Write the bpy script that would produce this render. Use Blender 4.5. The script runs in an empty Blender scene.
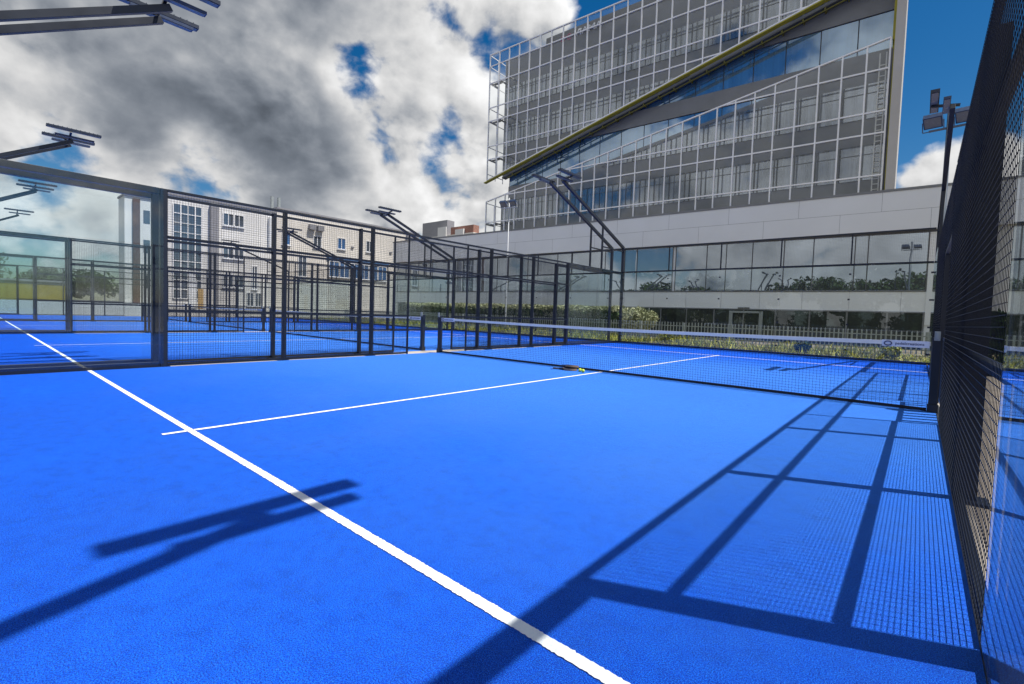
import bpy, bmesh, math, random
from mathutils import Vector, Matrix
import numpy as np
random.seed(7)
rng = np.random.default_rng(7)
S = bpy.context.scene
COL = S.collection
PI = math.pi

# ------------------------------------------------------------------ tagging
def tag(o, label=None, cat=None, group=None, kind=None):
    if label: o['label'] = label
    if cat: o['category'] = cat
    if group: o['group'] = group
    if kind: o['kind'] = kind
    return o

def empty(name, loc=(0, 0, 0), rz=0.0):
    o = bpy.data.objects.new(name, None)
    o.empty_display_size = 0.2
    o.location = loc
    o.rotation_euler = (0, 0, rz)
    COL.objects.link(o)
    return o

def copy_tree(o, parent=None):
    c = o.copy()
    COL.objects.link(c)
    if parent is not None:
        c.parent = parent
    for ch in list(o.children):
        copy_tree(ch, c)
    return c

# ------------------------------------------------------------------ mesh builder
class MB:
    def __init__(s):
        s.v = []; s.f = []; s.n = 0
    def add(s, V, F):
        V = np.asarray(V, float).reshape(-1, 3)
        s.v.append(V)
        n = s.n
        s.f.extend([tuple(i + n for i in f) for f in F])
        s.n += len(V)
    def box(s, a, b):
        x0, y0, z0 = [min(p, q) for p, q in zip(a, b)]
        x1, y1, z1 = [max(p, q) for p, q in zip(a, b)]
        s.add([(x0,y0,z0),(x1,y0,z0),(x1,y1,z0),(x0,y1,z0),(x0,y0,z1),(x1,y0,z1),(x1,y1,z1),(x0,y1,z1)],
              [(0,3,2,1),(4,5,6,7),(0,1,5,4),(1,2,6,5),(2,3,7,6),(3,0,4,7)])
        return s
    def bar(s, p, q, w, h=None, up=(0, 0, 1), caps=True):
        # rectangular bar from p to q; w across, h along 'up'
        h = h or w
        p = np.array(p, float); q = np.array(q, float)
        d = q - p; d /= np.linalg.norm(d)
        upv = np.array(up, float)
        if abs(d @ upv) > .98: upv = np.array((0, 1., 0)) if abs(d[1]) < .9 else np.array((1., 0, 0))
        a = np.cross(d, upv); a /= np.linalg.norm(a)
        b = np.cross(a, d)
        V = []
        for c in (p, q):
            for i, j in ((-1,-1),(1,-1),(1,1),(-1,1)):
                V.append(c + a*i*w/2 + b*j*h/2)
        F = [(0,1,5,4),(1,2,6,5),(2,3,7,6),(3,0,4,7)]
        if caps: F += [(0,3,2,1),(4,5,6,7)]
        s.add(V, F)
        return s
    def tube(s, pts, r, n=8, caps=True):
        pts = [np.array(p, float) for p in pts]
        R = r if hasattr(r, '__len__') else [r]*len(pts)
        V = []
        for k, p in enumerate(pts):
            d = pts[min(k+1, len(pts)-1)] - pts[max(k-1, 0)]
            d /= np.linalg.norm(d)
            ref = np.array((0, 0, 1.)) if abs(d[2]) < .9 else np.array((1., 0, 0))
            a = np.cross(d, ref); a /= np.linalg.norm(a); b = np.cross(d, a)
            for i in range(n):
                t = 2*PI*i/n
                V.append(p + R[k]*(a*math.cos(t) + b*math.sin(t)))
        F = []
        for k in range(len(pts)-1):
            for i in range(n):
                j = (i+1) % n
                F.append((k*n+i, k*n+j, (k+1)*n+j, (k+1)*n+i))
        if caps:
            F.append(tuple(range(n))[::-1]); m = (len(pts)-1)*n
            F.append(tuple(range(m, m+n)))
        s.add(V, F)
        return s
    def prism(s, poly, d0, d1):
        # polygon in (u, z), extruded along y from d0 to d1
        n = len(poly)
        V = [(u, d0, z) for u, z in poly] + [(u, d1, z) for u, z in poly]
        F = [tuple(range(n)), tuple(range(2*n-1, n-1, -1))]
        for i in range(n):
            j = (i+1) % n
            F.append((i, i+n, j+n, j))
        s.add(V, F)
        return s
    def build(s, name, m, parent=None, smooth=False, bevel=0):
        me = bpy.data.meshes.new(name)
        V = np.concatenate(s.v) if s.v else np.zeros((0, 3))
        me.from_pydata(V.tolist(), [], s.f)
        bm = bmesh.new(); bm.from_mesh(me)
        bmesh.ops.recalc_face_normals(bm, faces=bm.faces)
        bm.to_mesh(me); bm.free()
        if smooth:
            for p in me.polygons: p.use_smooth = True
        me.materials.append(m)
        o = bpy.data.objects.new(name, me)
        COL.objects.link(o)
        if parent is not None: o.parent = parent
        if bevel:
            b = o.modifiers.new('edge', 'BEVEL'); b.width = bevel; b.segments = 2; b.limit_method = 'ANGLE'
        return o

def clip(poly, f):
    """keep the part of a (u,z) polygon where f(u,z) >= 0 (f linear)"""
    out = []
    for i in range(len(poly)):
        a, b = poly[i], poly[(i+1) % len(poly)]
        fa, fb = f(*a), f(*b)
        if fa >= 0: out.append(a)
        if (fa >= 0) != (fb >= 0):
            t = fa/(fa-fb)
            out.append((a[0]+t*(b[0]-a[0]), a[1]+t*(b[1]-a[1])))
    return out

# ------------------------------------------------------------------ materials
def new_mat(name):
    m = bpy.data.materials.new(name); m.use_nodes = True
    nt = m.node_tree
    return m, nt, nt.nodes, nt.links, nt.nodes['Principled BSDF']

def tex(N, L, kind, scale, detail=4, rough=.55, coord='Object', stretch=None):
    tc = N.new('ShaderNodeTexCoord')
    src = tc.outputs[coord]
    if stretch:
        mp = N.new('ShaderNodeMapping'); mp.inputs['Scale'].default_value = stretch
        L.new(src, mp.inputs['Vector']); src = mp.outputs['Vector']
    t = N.new(kind)
    t.inputs['Scale'].default_value = scale
    if kind == 'ShaderNodeTexNoise':
        t.inputs['Detail'].default_value = detail
        t.inputs['Roughness'].default_value = rough
    L.new(src, t.inputs['Vector'])
    return t

def ramp(N, L, fac, stops):
    r = N.new('ShaderNodeValToRGB')
    e = r.color_ramp.elements
    while len(e) < len(stops): e.new(.5)
    for i, (p, c) in enumerate(stops):
        e[i].position = p; e[i].color = (*c, 1)
    L.new(fac, r.inputs['Fac'])
    return r

def paint(name, c, rough=.5, var=.18, scale=3.0, metallic=0.0, bump=0.0, bscale=60, spec=.5, coord='Object', stretch=None):
    m, nt, N, L, B = new_mat(name)
    t = tex(N, L, 'ShaderNodeTexNoise', scale, 6, .6, coord, stretch)
    lo = tuple(x*(1-var) for x in c); hi = tuple(min(1, x*(1+var)) for x in c)
    r = ramp(N, L, t.outputs['Fac'], [(.3, lo), (.7, hi)])
    L.new(r.outputs['Color'], B.inputs['Base Color'])
    B.inputs['Roughness'].default_value = rough
    B.inputs['Metallic'].default_value = metallic
    B.inputs['Specular IOR Level'].default_value = spec
    rr = N.new('ShaderNodeMapRange'); rr.inputs['To Min'].default_value = max(.02, rough-.1); rr.inputs['To Max'].default_value = min(1, rough+.1)
    L.new(t.outputs['Fac'], rr.inputs['Value']); L.new(rr.outputs['Result'], B.inputs['Roughness'])
    if bump:
        t2 = tex(N, L, 'ShaderNodeTexNoise', bscale, 3, .6, coord)
        bp = N.new('ShaderNodeBump'); bp.inputs['Strength'].default_value = bump; bp.inputs['Distance'].default_value = .01
        L.new(t2.outputs['Fac'], bp.inputs['Height']); L.new(bp.outputs['Normal'], B.inputs['Normal'])
    return m

def glass_mat(name, tint, r0=.04):
    m, nt, N, L, B = new_mat(name)
    N.remove(B)
    out = N['Material Output']
    lw = N.new('ShaderNodeLayerWeight'); lw.inputs['Blend'].default_value = .5
    pw = N.new('ShaderNodeMath'); pw.operation = 'POWER'; pw.inputs[1].default_value = 5
    L.new(lw.outputs['Facing'], pw.inputs[0])
    mr = N.new('ShaderNodeMapRange'); mr.inputs['To Min'].default_value = r0; mr.inputs['To Max'].default_value = 1
    L.new(pw.outputs[0], mr.inputs['Value'])
    tr = N.new('ShaderNodeBsdfTransparent'); tr.inputs['Color'].default_value = (*tint, 1)
    gl = N.new('ShaderNodeBsdfGlossy'); gl.inputs['Roughness'].default_value = .01
    gl.inputs['Color'].default_value = (.92, .95, .96, 1)
    mx = N.new('ShaderNodeMixShader')
    L.new(mr.outputs['Result'], mx.inputs['Fac']); L.new(tr.outputs[0], mx.inputs[1]); L.new(gl.outputs[0], mx.inputs[2])
    L.new(mx.outputs[0], out.inputs['Surface'])
    return m

def window_mat(name, dark, pale, r0=.2, curtain=True, cscale=1.0, tintg=(.9, .94, 1.0), fresh=.8):
    """coated office glass: dim interior with pale blinds behind, mirror-like coat"""
    m, nt, N, L, B = new_mat(name)
    out = N['Material Output']
    B.inputs['Roughness'].default_value = .6
    t = tex(N, L, 'ShaderNodeTexNoise', cscale, 5, .65, 'Object', (3.2, .3, .16))
    r = ramp(N, L, t.outputs['Fac'], [(.40, dark), (.50, tuple((a*.6+b*.4) for a, b in zip(dark, pale))), (.58, pale)]) if curtain else ramp(N, L, t.outputs['Fac'], [(.3, dark), (.8, pale)])
    L.new(r.outputs['Color'], B.inputs['Base Color'])
    lw = N.new('ShaderNodeLayerWeight'); lw.inputs['Blend'].default_value = .5
    pw = N.new('ShaderNodeMath'); pw.operation = 'POWER'; pw.inputs[1].default_value = 4
    L.new(lw.outputs['Facing'], pw.inputs[0])
    mr = N.new('ShaderNodeMapRange'); mr.inputs['To Min'].default_value = r0; mr.inputs['To Max'].default_value = 1
    L.new(pw.outputs[0], mr.inputs['Value'])
    gl = N.new('ShaderNodeBsdfGlossy'); gl.inputs['Roughness'].default_value = .015
    gl.inputs['Color'].default_value = (*tintg, 1)
    # slight waviness of the panes
    wv = tex(N, L, 'ShaderNodeTexNoise', .9, 1, .5, 'Object')
    bp = N.new('ShaderNodeBump'); bp.inputs['Strength'].default_value = .05; bp.inputs['Distance'].default_value = .05
    L.new(wv.outputs['Fac'], bp.inputs['Height']); L.new(bp.outputs['Normal'], gl.inputs['Normal'])
    mx = N.new('ShaderNodeMixShader')
    L.new(mr.outputs['Result'], mx.inputs['Fac']); L.new(B.outputs[0], mx.inputs[1]); L.new(gl.outputs[0], mx.inputs[2])
    L.new(mx.outputs[0], out.inputs['Surface'])
    return m

def turf_mat(name):
    m, nt, N, L, B = new_mat(name)
    tc = N.new('ShaderNodeTexCoord')
    def noise(scale, detail, rough=.6):
        t = N.new('ShaderNodeTexNoise'); t.inputs['Scale'].default_value = scale
        t.inputs['Detail'].default_value = detail; t.inputs['Roughness'].default_value = rough
        L.new(tc.outputs['Object'], t.inputs['Vector']); return t
    fine = noise(230, 2, .85); mid = noise(30, 4, .65); big = noise(.7, 5, .6)
    base = ramp(N, L, fine.outputs['Fac'], [(.38, (.0002, .006, .26)), (.50, (.0006, .044, .66)), (.61, (.008, .22, .96))])
    # wear / sand drifts
    patch = ramp(N, L, big.outputs['Fac'], [(.32, (.62, .70, .84)), (.68, (1.0, 1.0, 1.0))])
    mul = N.new('ShaderNodeMixRGB'); mul.blend_type = 'MULTIPLY'; mul.inputs['Fac'].default_value = 1
    L.new(base.outputs['Color'], mul.inputs[1]); L.new(patch.outputs['Color'], mul.inputs[2])
    med = noise(9, 6, .75)
    mm = ramp(N, L, med.outputs['Fac'], [(.36, (.70, .74, .84)), (.50, (.93, .95, 1.0)), (.66, (1.12, 1.10, 1.04))])
    mul2 = N.new('ShaderNodeMixRGB'); mul2.blend_type = 'MULTIPLY'; mul2.inputs['Fac'].default_value = 1
    L.new(mul.outputs['Color'], mul2.inputs[1]); L.new(mm.outputs['Color'], mul2.inputs[2]); mul = mul2
    # sand grains
    vo = N.new('ShaderNodeTexVoronoi'); vo.inputs['Scale'].default_value = 120
    L.new(tc.outputs['Object'], vo.inputs['Vector'])
    gr = ramp(N, L, vo.outputs['Distance'], [(.10, (1, 1, 1)), (.22, (0, 0, 0))])
    gm = N.new('ShaderNodeMath'); gm.operation = 'MULTIPLY'
    mr = ramp(N, L, mid.outputs['Fac'], [(.50, (0, 0, 0)), (.66, (.50, .50, .50))])
    L.new(gr.outputs['Color'], gm.inputs[0]); L.new(mr.outputs['Color'], gm.inputs[1])
    mx = N.new('ShaderNodeMixRGB'); mx.inputs[2].default_value = (.16, .50, .96, 1)
    # painted light: turf colour paler around the net, fading towards the back walls
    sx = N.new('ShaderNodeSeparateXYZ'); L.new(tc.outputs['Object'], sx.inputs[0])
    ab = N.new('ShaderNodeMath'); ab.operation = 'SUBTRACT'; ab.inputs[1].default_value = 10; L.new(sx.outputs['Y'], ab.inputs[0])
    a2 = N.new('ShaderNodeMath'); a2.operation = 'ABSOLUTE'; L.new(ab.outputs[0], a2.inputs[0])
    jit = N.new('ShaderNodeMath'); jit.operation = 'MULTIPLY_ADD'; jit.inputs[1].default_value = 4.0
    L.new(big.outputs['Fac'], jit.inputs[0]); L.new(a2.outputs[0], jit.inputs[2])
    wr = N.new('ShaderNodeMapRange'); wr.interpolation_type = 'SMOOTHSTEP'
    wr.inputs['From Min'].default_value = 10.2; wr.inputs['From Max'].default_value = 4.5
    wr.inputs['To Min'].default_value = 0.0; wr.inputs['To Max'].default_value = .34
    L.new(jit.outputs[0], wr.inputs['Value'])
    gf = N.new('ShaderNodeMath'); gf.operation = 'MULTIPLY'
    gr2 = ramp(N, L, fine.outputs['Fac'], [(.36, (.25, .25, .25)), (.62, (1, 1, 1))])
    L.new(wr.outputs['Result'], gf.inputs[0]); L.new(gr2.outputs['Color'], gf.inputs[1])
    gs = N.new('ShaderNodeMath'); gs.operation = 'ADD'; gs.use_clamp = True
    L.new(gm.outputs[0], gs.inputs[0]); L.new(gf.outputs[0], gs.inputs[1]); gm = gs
    L.new(gm.outputs[0], mx.inputs['Fac']); L.new(mul.outputs['Color'], mx.inputs[1])
    L.new(mx.outputs['Color'], B.inputs['Base Color'])
    B.inputs['Roughness'].default_value = .9
    B.inputs['Specular IOR Level'].default_value = .05
    B.inputs['Sheen Weight'].default_value = .26
    B.inputs['Sheen Roughness'].default_value = .42
    B.inputs['Sheen Tint'].default_value = (.22, .74, 1, 1)
    bp = N.new('ShaderNodeBump'); bp.inputs['Strength'].default_value = .7; bp.inputs['Distance'].default_value = .012
    ad = N.new('ShaderNodeMath'); ad.operation = 'ADD'
    L.new(fine.outputs['Fac'], ad.inputs[0]); L.new(mid.outputs['Fac'], ad.inputs[1])
    L.new(ad.outputs[0], bp.inputs['Height']); L.new(bp.outputs['Normal'], B.inputs['Normal'])
    return m

def line_mat(name):
    m, nt, N, L, B = new_mat(name)
    a = tex(N, L, 'ShaderNodeTexNoise', 120, 3, .7); b = tex(N, L, 'ShaderNodeTexNoise', 5, 4, .6)
    ad = N.new('ShaderNodeMath'); ad.operation = 'ADD'; L.new(a.outputs['Fac'], ad.inputs[0]); L.new(b.outputs['Fac'], ad.inputs[1])
    r = ramp(N, L, ad.outputs[0], [(.60, (.62, .67, .76)), (.86, (.76, .78, .80)), (1.0, (.82, .82, .82))])
    L.new(r.outputs['Color'], B.inputs['Base Color']); B.inputs['Roughness'].default_value = .95
    B.inputs['Specular IOR Level'].default_value = .1
    bp = N.new('ShaderNodeBump'); bp.inputs['Strength'].default_value = .6; bp.inputs['Distance'].default_value = .01
    L.new(a.outputs['Fac'], bp.inputs['Height']); L.new(bp.outputs['Normal'], B.inputs['Normal'])
    return m

def foliage_mat(name, lo, hi):
    m, nt, N, L, B = new_mat(name)
    oi = N.new('ShaderNodeNewGeometry')
    r = ramp(N, L, oi.outputs['Random Per Island'], [(.0, lo), (1, hi)])
    L.new(r.outputs['Color'], B.inputs['Base Color'])
    B.inputs['Roughness'].default_value = .65
    B.inputs['Specular IOR Level'].default_value = .25
    return m

M = dict(
    steel=paint('navy_powder_coat', (.010, .0145, .024), .42, .2, 2.5),
    steel_wire=paint('navy_wire', (.009, .011, .015), .5, .2, 4, 0.0, 0.0, 60, .3),  # the wires' own coat, a little darker than the posts
    net=paint('net_cord', (.012, .014, .022), .8, .2, 20),
    tape=paint('net_tape', (.86, .83, .74), .7, .06, 6),
    banner=paint('banner_vinyl', (.74, .78, .86), .5, .05, 6),
    ink=paint('dark_ink', (.02, .03, .12), .6, .1, 6),
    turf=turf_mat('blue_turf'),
    line=line_mat('line_white'),
    slab=paint('concrete_slab', (.42, .38, .33), .9, .15, 3, bump=.3, bscale=60),
    glass=glass_mat('toughened_glass', (.94, .968, .974)),
    skin=glass_mat('outer_glass_skin', (.95, .96, .965), .032),
    lens=paint('lamp_lens', (.20, .20, .19), .25, .05, 10),
    lampbody=paint('lamp_housing', (.03, .05, .10), .4, .15, 10),
    lampblue=paint('lamp_panel', (.012, .02, .04), .4, .2, 6),
    white_frame=paint('white_frame', (.86, .86, .86), .45, .05, 2),
    greywall=paint('grey_cladding', (.20, .208, .22), .55, .12, .8),
    greydark=paint('dark_cladding', (.11, .115, .125), .5, .15, .8),
    fascia=paint('pale_grey_panel', (.72, .74, .77), .4, .05, .25),
    podwhite=paint('podium_white_panel', (.78, .80, .81), .5, .05, .3),
    joint=paint('panel_joint', (.24, .25, .27), .7, .1, 3),
    yellow=paint('yellow_trim', (.40, .36, .03), .55, .15, 1.5),
    yellowdk=paint('olive_bracket', (.16, .15, .03), .6, .15, 1.5),
    cream=paint('cream_render', (.74, .70, .64), .85, .06, .4, bump=.15, bscale=20),
    whitewall=paint('white_render', (.74, .73, .71), .85, .06, .4, bump=.15, bscale=20),
    greyroof=paint('grey_roof', (.26, .26, .28), .7, .1, .6),
    brick=paint('red_brick', (.33, .17, .13), .9, .2, 4),
    galv=paint('galvanised_steel', (.30, .33, .33), .5, .15, 8, metallic=.15),
    pole=paint('pole_paint', (.07, .09, .12), .4, .2, 2),
    polewhite=paint('white_pole_paint', (.45, .47, .49), .45, .06, 2),
    tower_glass=window_mat('tower_window', (.024, .032, .044), (.17, .19, .215), .24, True, 1.0, (.82, .88, .96)),
    recess_glass=window_mat('recess_window', (.02, .08, .18), (.07, .22, .42), .34, False, .5, (.70, .86, 1.0)),
    pod_glass=window_mat('podium_window', (.03, .037, .044), (.11, .125, .14), .34, False, .4, (.80, .90, 1.0)),
    ground_glass=window_mat('ground_floor_window', (.006, .009, .009), (.022, .035, .030), .05, False, .5, (.6, .75, .72)),
    old_glass=window_mat('house_window', (.02, .03, .05), (.10, .13, .17), .18, False, .7),
    bluewin=window_mat('blue_window', (.02, .10, .28), (.04, .18, .42), .18, False, .7),
    asphalt=paint('asphalt', (.07, .07, .072), .95, .2, .6, bump=.3, bscale=30),
    earth=paint('dry_earth', (.16, .13, .075), .95, .25, 1.2, bump=.4, bscale=14),
    paving=paint('beige_paving', (.27, .235, .195), .92, .15, 1.5, bump=.35, bscale=50),
    grass=foliage_mat('verge_grass', (.09, .15, .015), (.50, .46, .08)),
    leaf=foliage_mat('hedge_leaf', (.012, .03, .008), (.045, .085, .02)),
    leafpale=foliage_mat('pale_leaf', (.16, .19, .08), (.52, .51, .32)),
    leafdark=foliage_mat('tree_leaf', (.015, .035, .008), (.06, .10, .025)),
    bark=paint('bark', (.09, .065, .045), .9, .25, 6, bump=.5, bscale=30),
    racket=paint('racket_carbon', (.012, .014, .02), .35, .3, 14),
    racketgold=paint('racket_trim', (.26, .17, .10), .35, .2, 14),
    grip=paint('racket_grip', (.03, .03, .035), .85, .2, 40),
    ball=paint('ball_felt', (.56, .68, .06), .95, .12, 60, bump=.6, bscale=200),
    seam=paint('ball_seam', (.75, .76, .66), .9, .05, 60),
    pink=paint('sign_pink', (.55, .12, .22), .5, .1, 5),
    ladder=paint('ladder_white', (.72, .71, .66), .6, .08, 3),
    fin=paint('grey_fin', (.47, .45, .42), .7, .08, .5),
    orange=paint('orange_panel', (.50, .34, .14), .6, .12, 3),
    ybus=paint('yellow_wall', (.34, .26, .03), .6, .12, 1.0),
    brown=paint('brown_cladding', (.10, .055, .05), .7, .2, 1.5),
)

# ------------------------------------------------------------------ ground
def sheet(name, x0, y0, x1, y1, z, m, th=.02, kind='structure'):
    o = MB().box((x0, y0, z-th), (x1, y1, z)).build(name, m)
    return tag(o, kind=kind)

sheet('ground', -600, -300, 500, 700, -.30, M['asphalt'], .1)
sheet('grass_ground', -60, 20.32, 16, 34, -.10, M['earth'], .15)
PITCH = 10.65
NC = 4
sheet('concrete_slab', -PITCH*(NC-1)-6.2, -3, 5.10, 20.30, -.012, M['slab'], .2)
sheet('footpath', 5.104, -6, 9.2, 17.6, -.012, M['paving'], .2)
jb = MB()
for k in range(-5, 18):
    jb.box((5.12, k-.004, -.0119), (9.19, k+.004, -.009))
for x in (6.1, 7.1, 8.1):
    jb.box((x-.004, -5.9, -.0119), (x+.004, 17.5, -.0085))
tag(jb.build('footpath_joints', M['joint']), kind='structure')
sheet('side_verge', 9.204, -6, 30, 34, -.06, M['earth'], .2)
for c in range(NC):
    xc = -PITCH*c
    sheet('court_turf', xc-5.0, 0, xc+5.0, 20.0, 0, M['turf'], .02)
    lb = MB()
    w = .026
    def fuzzy(p, q, along_x, step):
        n = int(abs(q[0]-p[0]+q[1]-p[1])/step)
        j = rng.normal(size=(n+1, 2))*.0015
        V = []
        for i in range(n+1):
            t = i/n; a, b = w+j[i, 0], w+j[i, 1]
            if along_x: V += [(p[0]+(q[0]-p[0])*t, p[1]-a, .004), (p[0]+(q[0]-p[0])*t, p[1]+b, .004)]
            else: V += [(p[0]+b, p[1]+(q[1]-p[1])*t, .0043), (p[0]-a, p[1]+(q[1]-p[1])*t, .0043)]
        lb.add(V, [(2*i, 2*i+2, 2*i+3, 2*i+1) for i in range(n)])
    st_ = .009 if c == 0 else .08
    for y in (3.05, 16.95): fuzzy((xc-5.0, y), (xc+5.0, y), True, st_)
    for ya, yb in ((2.85, 3.05-w-.004), (3.05+w+.004, 16.95-w-.004), (16.95+w+.004, 17.15)): fuzzy((xc, ya), (xc, yb), False, st_)
    tag(lb.build('court_lines', M['line']), kind='structure')

# ------------------------------------------------------------------ court fence kit (inner face on x = 0, posts outward +x, y centred)
WIRE = .0023
def wire_mesh(y0, y1, z0, z1, step=.042, axis='y', x=0.0, r=WIRE):
    mb = MB()
    ny = max(1, round((y1-y0)/step)); nz = max(1, round((z1-z0)/step))
    for i in range(ny+1):
        t = y0+(y1-y0)*i/ny
        if axis == 'y': mb.bar((x, t, z0), (x, t, z1), r, r, (0, 1, 0), False)
        else: mb.bar((t, x, z0), (t, x, z1), r, r, (0, 1, 0), False)
    for i in range(nz+1):
        t = z0+(z1-z0)*i/nz
        if axis == 'y': mb.bar((x-r, y0, t), (x-r, y1, t), r*1.15, r*1.15, (0, 0, 1), False)
        else: mb.bar((y0, x-r, t), (y1, x-r, t), r*1.15, r*1.15, (0, 0, 1), False)
    return mb

RM, RL, H = 2.20, .95, 3.0
def make_fence():
    root = empty('court_fence')
    d0, d1 = .008, .108
    for sgn in (1, -1):
        def yy(a): return sgn*a
        # posts: y measured from the net
        for y, w, hh in ((6.0, .10, H), (4.0, .055, H+.01), (2.0, .055, H+.01)):
            p = MB().box((.0065 if y == 6.0 else d0+.004, yy(y)-w/2, 0), (d1+.012, yy(y)+w/2, hh)).build('post', M['steel'], root, bevel=.004)
            f = MB().box((d0-.02+.02, yy(y)-.09, -.011), (d1+.07, yy(y)+.09, .008)).build('base_plate', M['steel'], p)
        MB().box((d0, yy(1.0)-.018, 0), (d0+.04, yy(1.0)+.018, H-.05)).build('post', M['steel'], root)
        # rails over the mesh part
        for z, nm in ((RM, 'middle_rail'), (RL, 'lower_rail')):
            for a, b in ((1.02, 1.97), (2.03, 3.97), (4.03, 5.945)):
                if z == RM and a == 1.02: a = 0.0
                MB().box((d0, yy(a), z-.022), (d0+.04, yy(b), z+.022)).build(nm, M['steel'], root)
        for a, b in ((1.02, 1.97), (2.03, 3.97), (4.03, 5.945)):
            MB().box((d0, yy(a), .012), (d0+.04, yy(b), .05)).build('bottom_rail', M['steel'], root)
        a, b = sorted((yy(1.0), yy(5.95)))
        wire_mesh(a, b, .03, 2.97).build('mesh_panel', M['steel_wire'], root)
        # framed glass for the last four metres
        for ya, yb in ((6.01, 7.985), (8.015, 9.96)):
            g = MB().box((-.006, yy(ya), .05), (.006, yy(yb), 2.995)).build('glass_panel', M['glass'], root)
        MB().box((d0+.003, yy(6.06), 2.90), (d1, yy(9.96), 3.0)).build('glass_head_rail', M['steel'], root, bevel=.004)
        MB().box((d0+.003, yy(6.06), .0), (d1, yy(9.96), .085)).build('glass_sill_rail', M['steel'], root, bevel=.004)
    MB().box((d0, -5.945, H-.045), (d0+.04, 5.945, H)).build('top_rail', M['steel'], root)
    wire_mesh(-.95, .95, RM+.03, 2.95).build('mesh_panel', M['steel_wire'], root)
    return root

fence0 = make_fence()
FENCE = []
for c in range(NC):
    for s in (1, -1):
        r = fence0 if (c == 0 and s == 1) else copy_tree(fence0)
        r.location = (-PITCH*c + 5*s, 10, 0)
        r.rotation_euler = (0, 0, 0 if s == 1 else PI)
        FENCE.append(r)
fl = ['dark wire mesh fence seen edge-on at the right, closest to the camera',
      'navy mesh fence with framed glass panel on the left of the near court',
      'navy mesh fence standing just behind the left fence of the near court',
      'mesh fence on the far side of the second blue court',
      'mesh fence of the third court, right behind the second court',
      'mesh fence on the far side of the third blue court',
      'mesh fence of the fourth court, directly behind the third court\'s far fence',
      'most distant court fence at far left, on the outer side of the last court']
for r, l in zip(FENCE, fl):
    tag(r, l, 'fence', 'mesh and glass fences along the courts')

# ------------------------------------------------------------------ back walls at y = 20
def make_back():
    root = empty('glass_back_wall')
    for k in range(5):
        x = -5+2*k
        MB().box((x+.006, .0, .03), (x+1.994, .012, 2.99)).build('glass_panel', M['glass'], root)
    MB().box((-4.99, .016, 2.97), (4.99, .086, 3.03)).build('middle_rail', M['steel'], root)
    MB().box((-4.99, .016, 3.95), (4.99, .066, 4.0)).build('top_rail', M['steel'], root)
    MB().box((-4.99, .016, -.01), (4.99, .086, .07)).build('bottom_rail', M['steel'], root)
    for k in range(1, 5):
        MB().box((-5+2*k-.02, .02, 3.035), (-5+2*k+.02, .06, 3.945)).build('post', M['steel'], root)
    wire_mesh(-4.98, 4.98, 3.03, 3.95, axis='x', x=.008).build('mesh_panel', M['steel_wire'], root)
    for k in range(0, 6):
        for z in (.3, 1.1, 1.9, 2.7):
            x = max(-4.97, min(4.97, -5+2*k))
            MB().box((x-.03, -.009, z-.025), (x+.03, -.001, z+.025)).build('glass_clamp', M['steel'], root)
    return root
back0 = make_back()
bl = ['frameless glass back wall with mesh top at the end of the near court',
      'glass back wall with mesh top across the end of the second court',
      'glass back wall with mesh top across the end of the third court',
      'glass back wall with mesh top across the end of the last court at far left']
for c in range(NC):
    r = back0 if c == 0 else copy_tree(back0)
    r.location = (-PITCH*c, 20.0, 0)
    tag(r, bl[c], 'glass wall', 'glass back walls of the courts')

# ------------------------------------------------------------------ floodlight masts
def make_mast(inward, tip=(4.15, 6.0), lx=((.30, .22), (.10, .12)), arm0=.62):
    """pole at origin, arm climbing along +y, lamps on the side 'inward' (+1 / -1 in x)"""
    root = empty('floodlight_mast')
    MB().box((-.05, -.05, -.012), (.05, .05, 4.0)).build('pole', M['steel'], root, bevel=.004)
    ty, tz = tip
    p0 = np.array((0, arm0-.02, 4.03)); p1 = np.array((0, ty, tz))
    MB().bar(p0, p1, .09, .11).build('arm', M['steel'], root, bevel=.004)
    if arm0 > .1: MB().box((-.045, .055, 3.955), (.045, arm0+.04, 4.045)).build('top_arm', M['steel'], root)
    sy = 1.75
    zs = 4.03+(tz-4.03)*(sy-arm0)/(ty-arm0)-.06
    MB().box((-.03, sy-.03, 3.005), (.03, sy+.03, zs)).build('strut', M['steel'], root)
    MB().box((-.025, .055, 3.86), (.025, sy-.035, 3.90)).build('brace', M['steel'], root)
    # cross bracket and two long lamps lying along y
    MB().bar((-.12*inward, ty-.08, tz+.03), ((lx[0][0]+.06)*inward, ty-.08, tz+lx[0][1]-.03), .05, .05).build('bracket', M['steel'], root)
    lp = MB()
    x = lx[0][0]*inward; z = tz+lx[0][1]; y0, y1 = ty-.62, ty+.62
    lp.box((x-.075, y0, z), (x+.075, y1, z+.065))
    for k in range(12):
        y = y0+.05+k*.1
        lp.box((x-.062, y, z+.066), (x+.062, y+.012, z+.086))
    a = lp.build('lamp', M['lampblue'], root)
    MB().box((x-.055, y0+.03, z-.012), (x+.055, y1-.03, z-.0015)).build('lens', M['lens'], a)
    x = lx[1][0]*inward; z = tz+lx[1][1]; y0, y1 = ty-.42, ty+.48
    a = MB().box((x-.06, y0, z-.05), (x+.06, y1, z)).build('lamp', M['lampbody'], root)
    MB().box((x-.05, y0+.03, z-.062), (x+.05, y1-.03, z-.0515)).build('lens', M['lens'], a)
    return root
mastL = make_mast(+1); mastR = make_mast(-1)
mastFL = make_mast(+1, (4.6, 5.82), ((.30, .14), (.10, .06)), arm0=0.0); mastFR = make_mast(-1, (4.6, 5.82), ((.30, .14), (.10, .06)), arm0=0.0)
mastN = make_mast(-1, (4.05, 6.68), ((.03, .19), (-.10, .06)), 0.0)
first = {(1, 0): mastL, (-1, 0): mastR, (1, 1): mastFL, (-1, 1): mastFR}; used = set()
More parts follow.
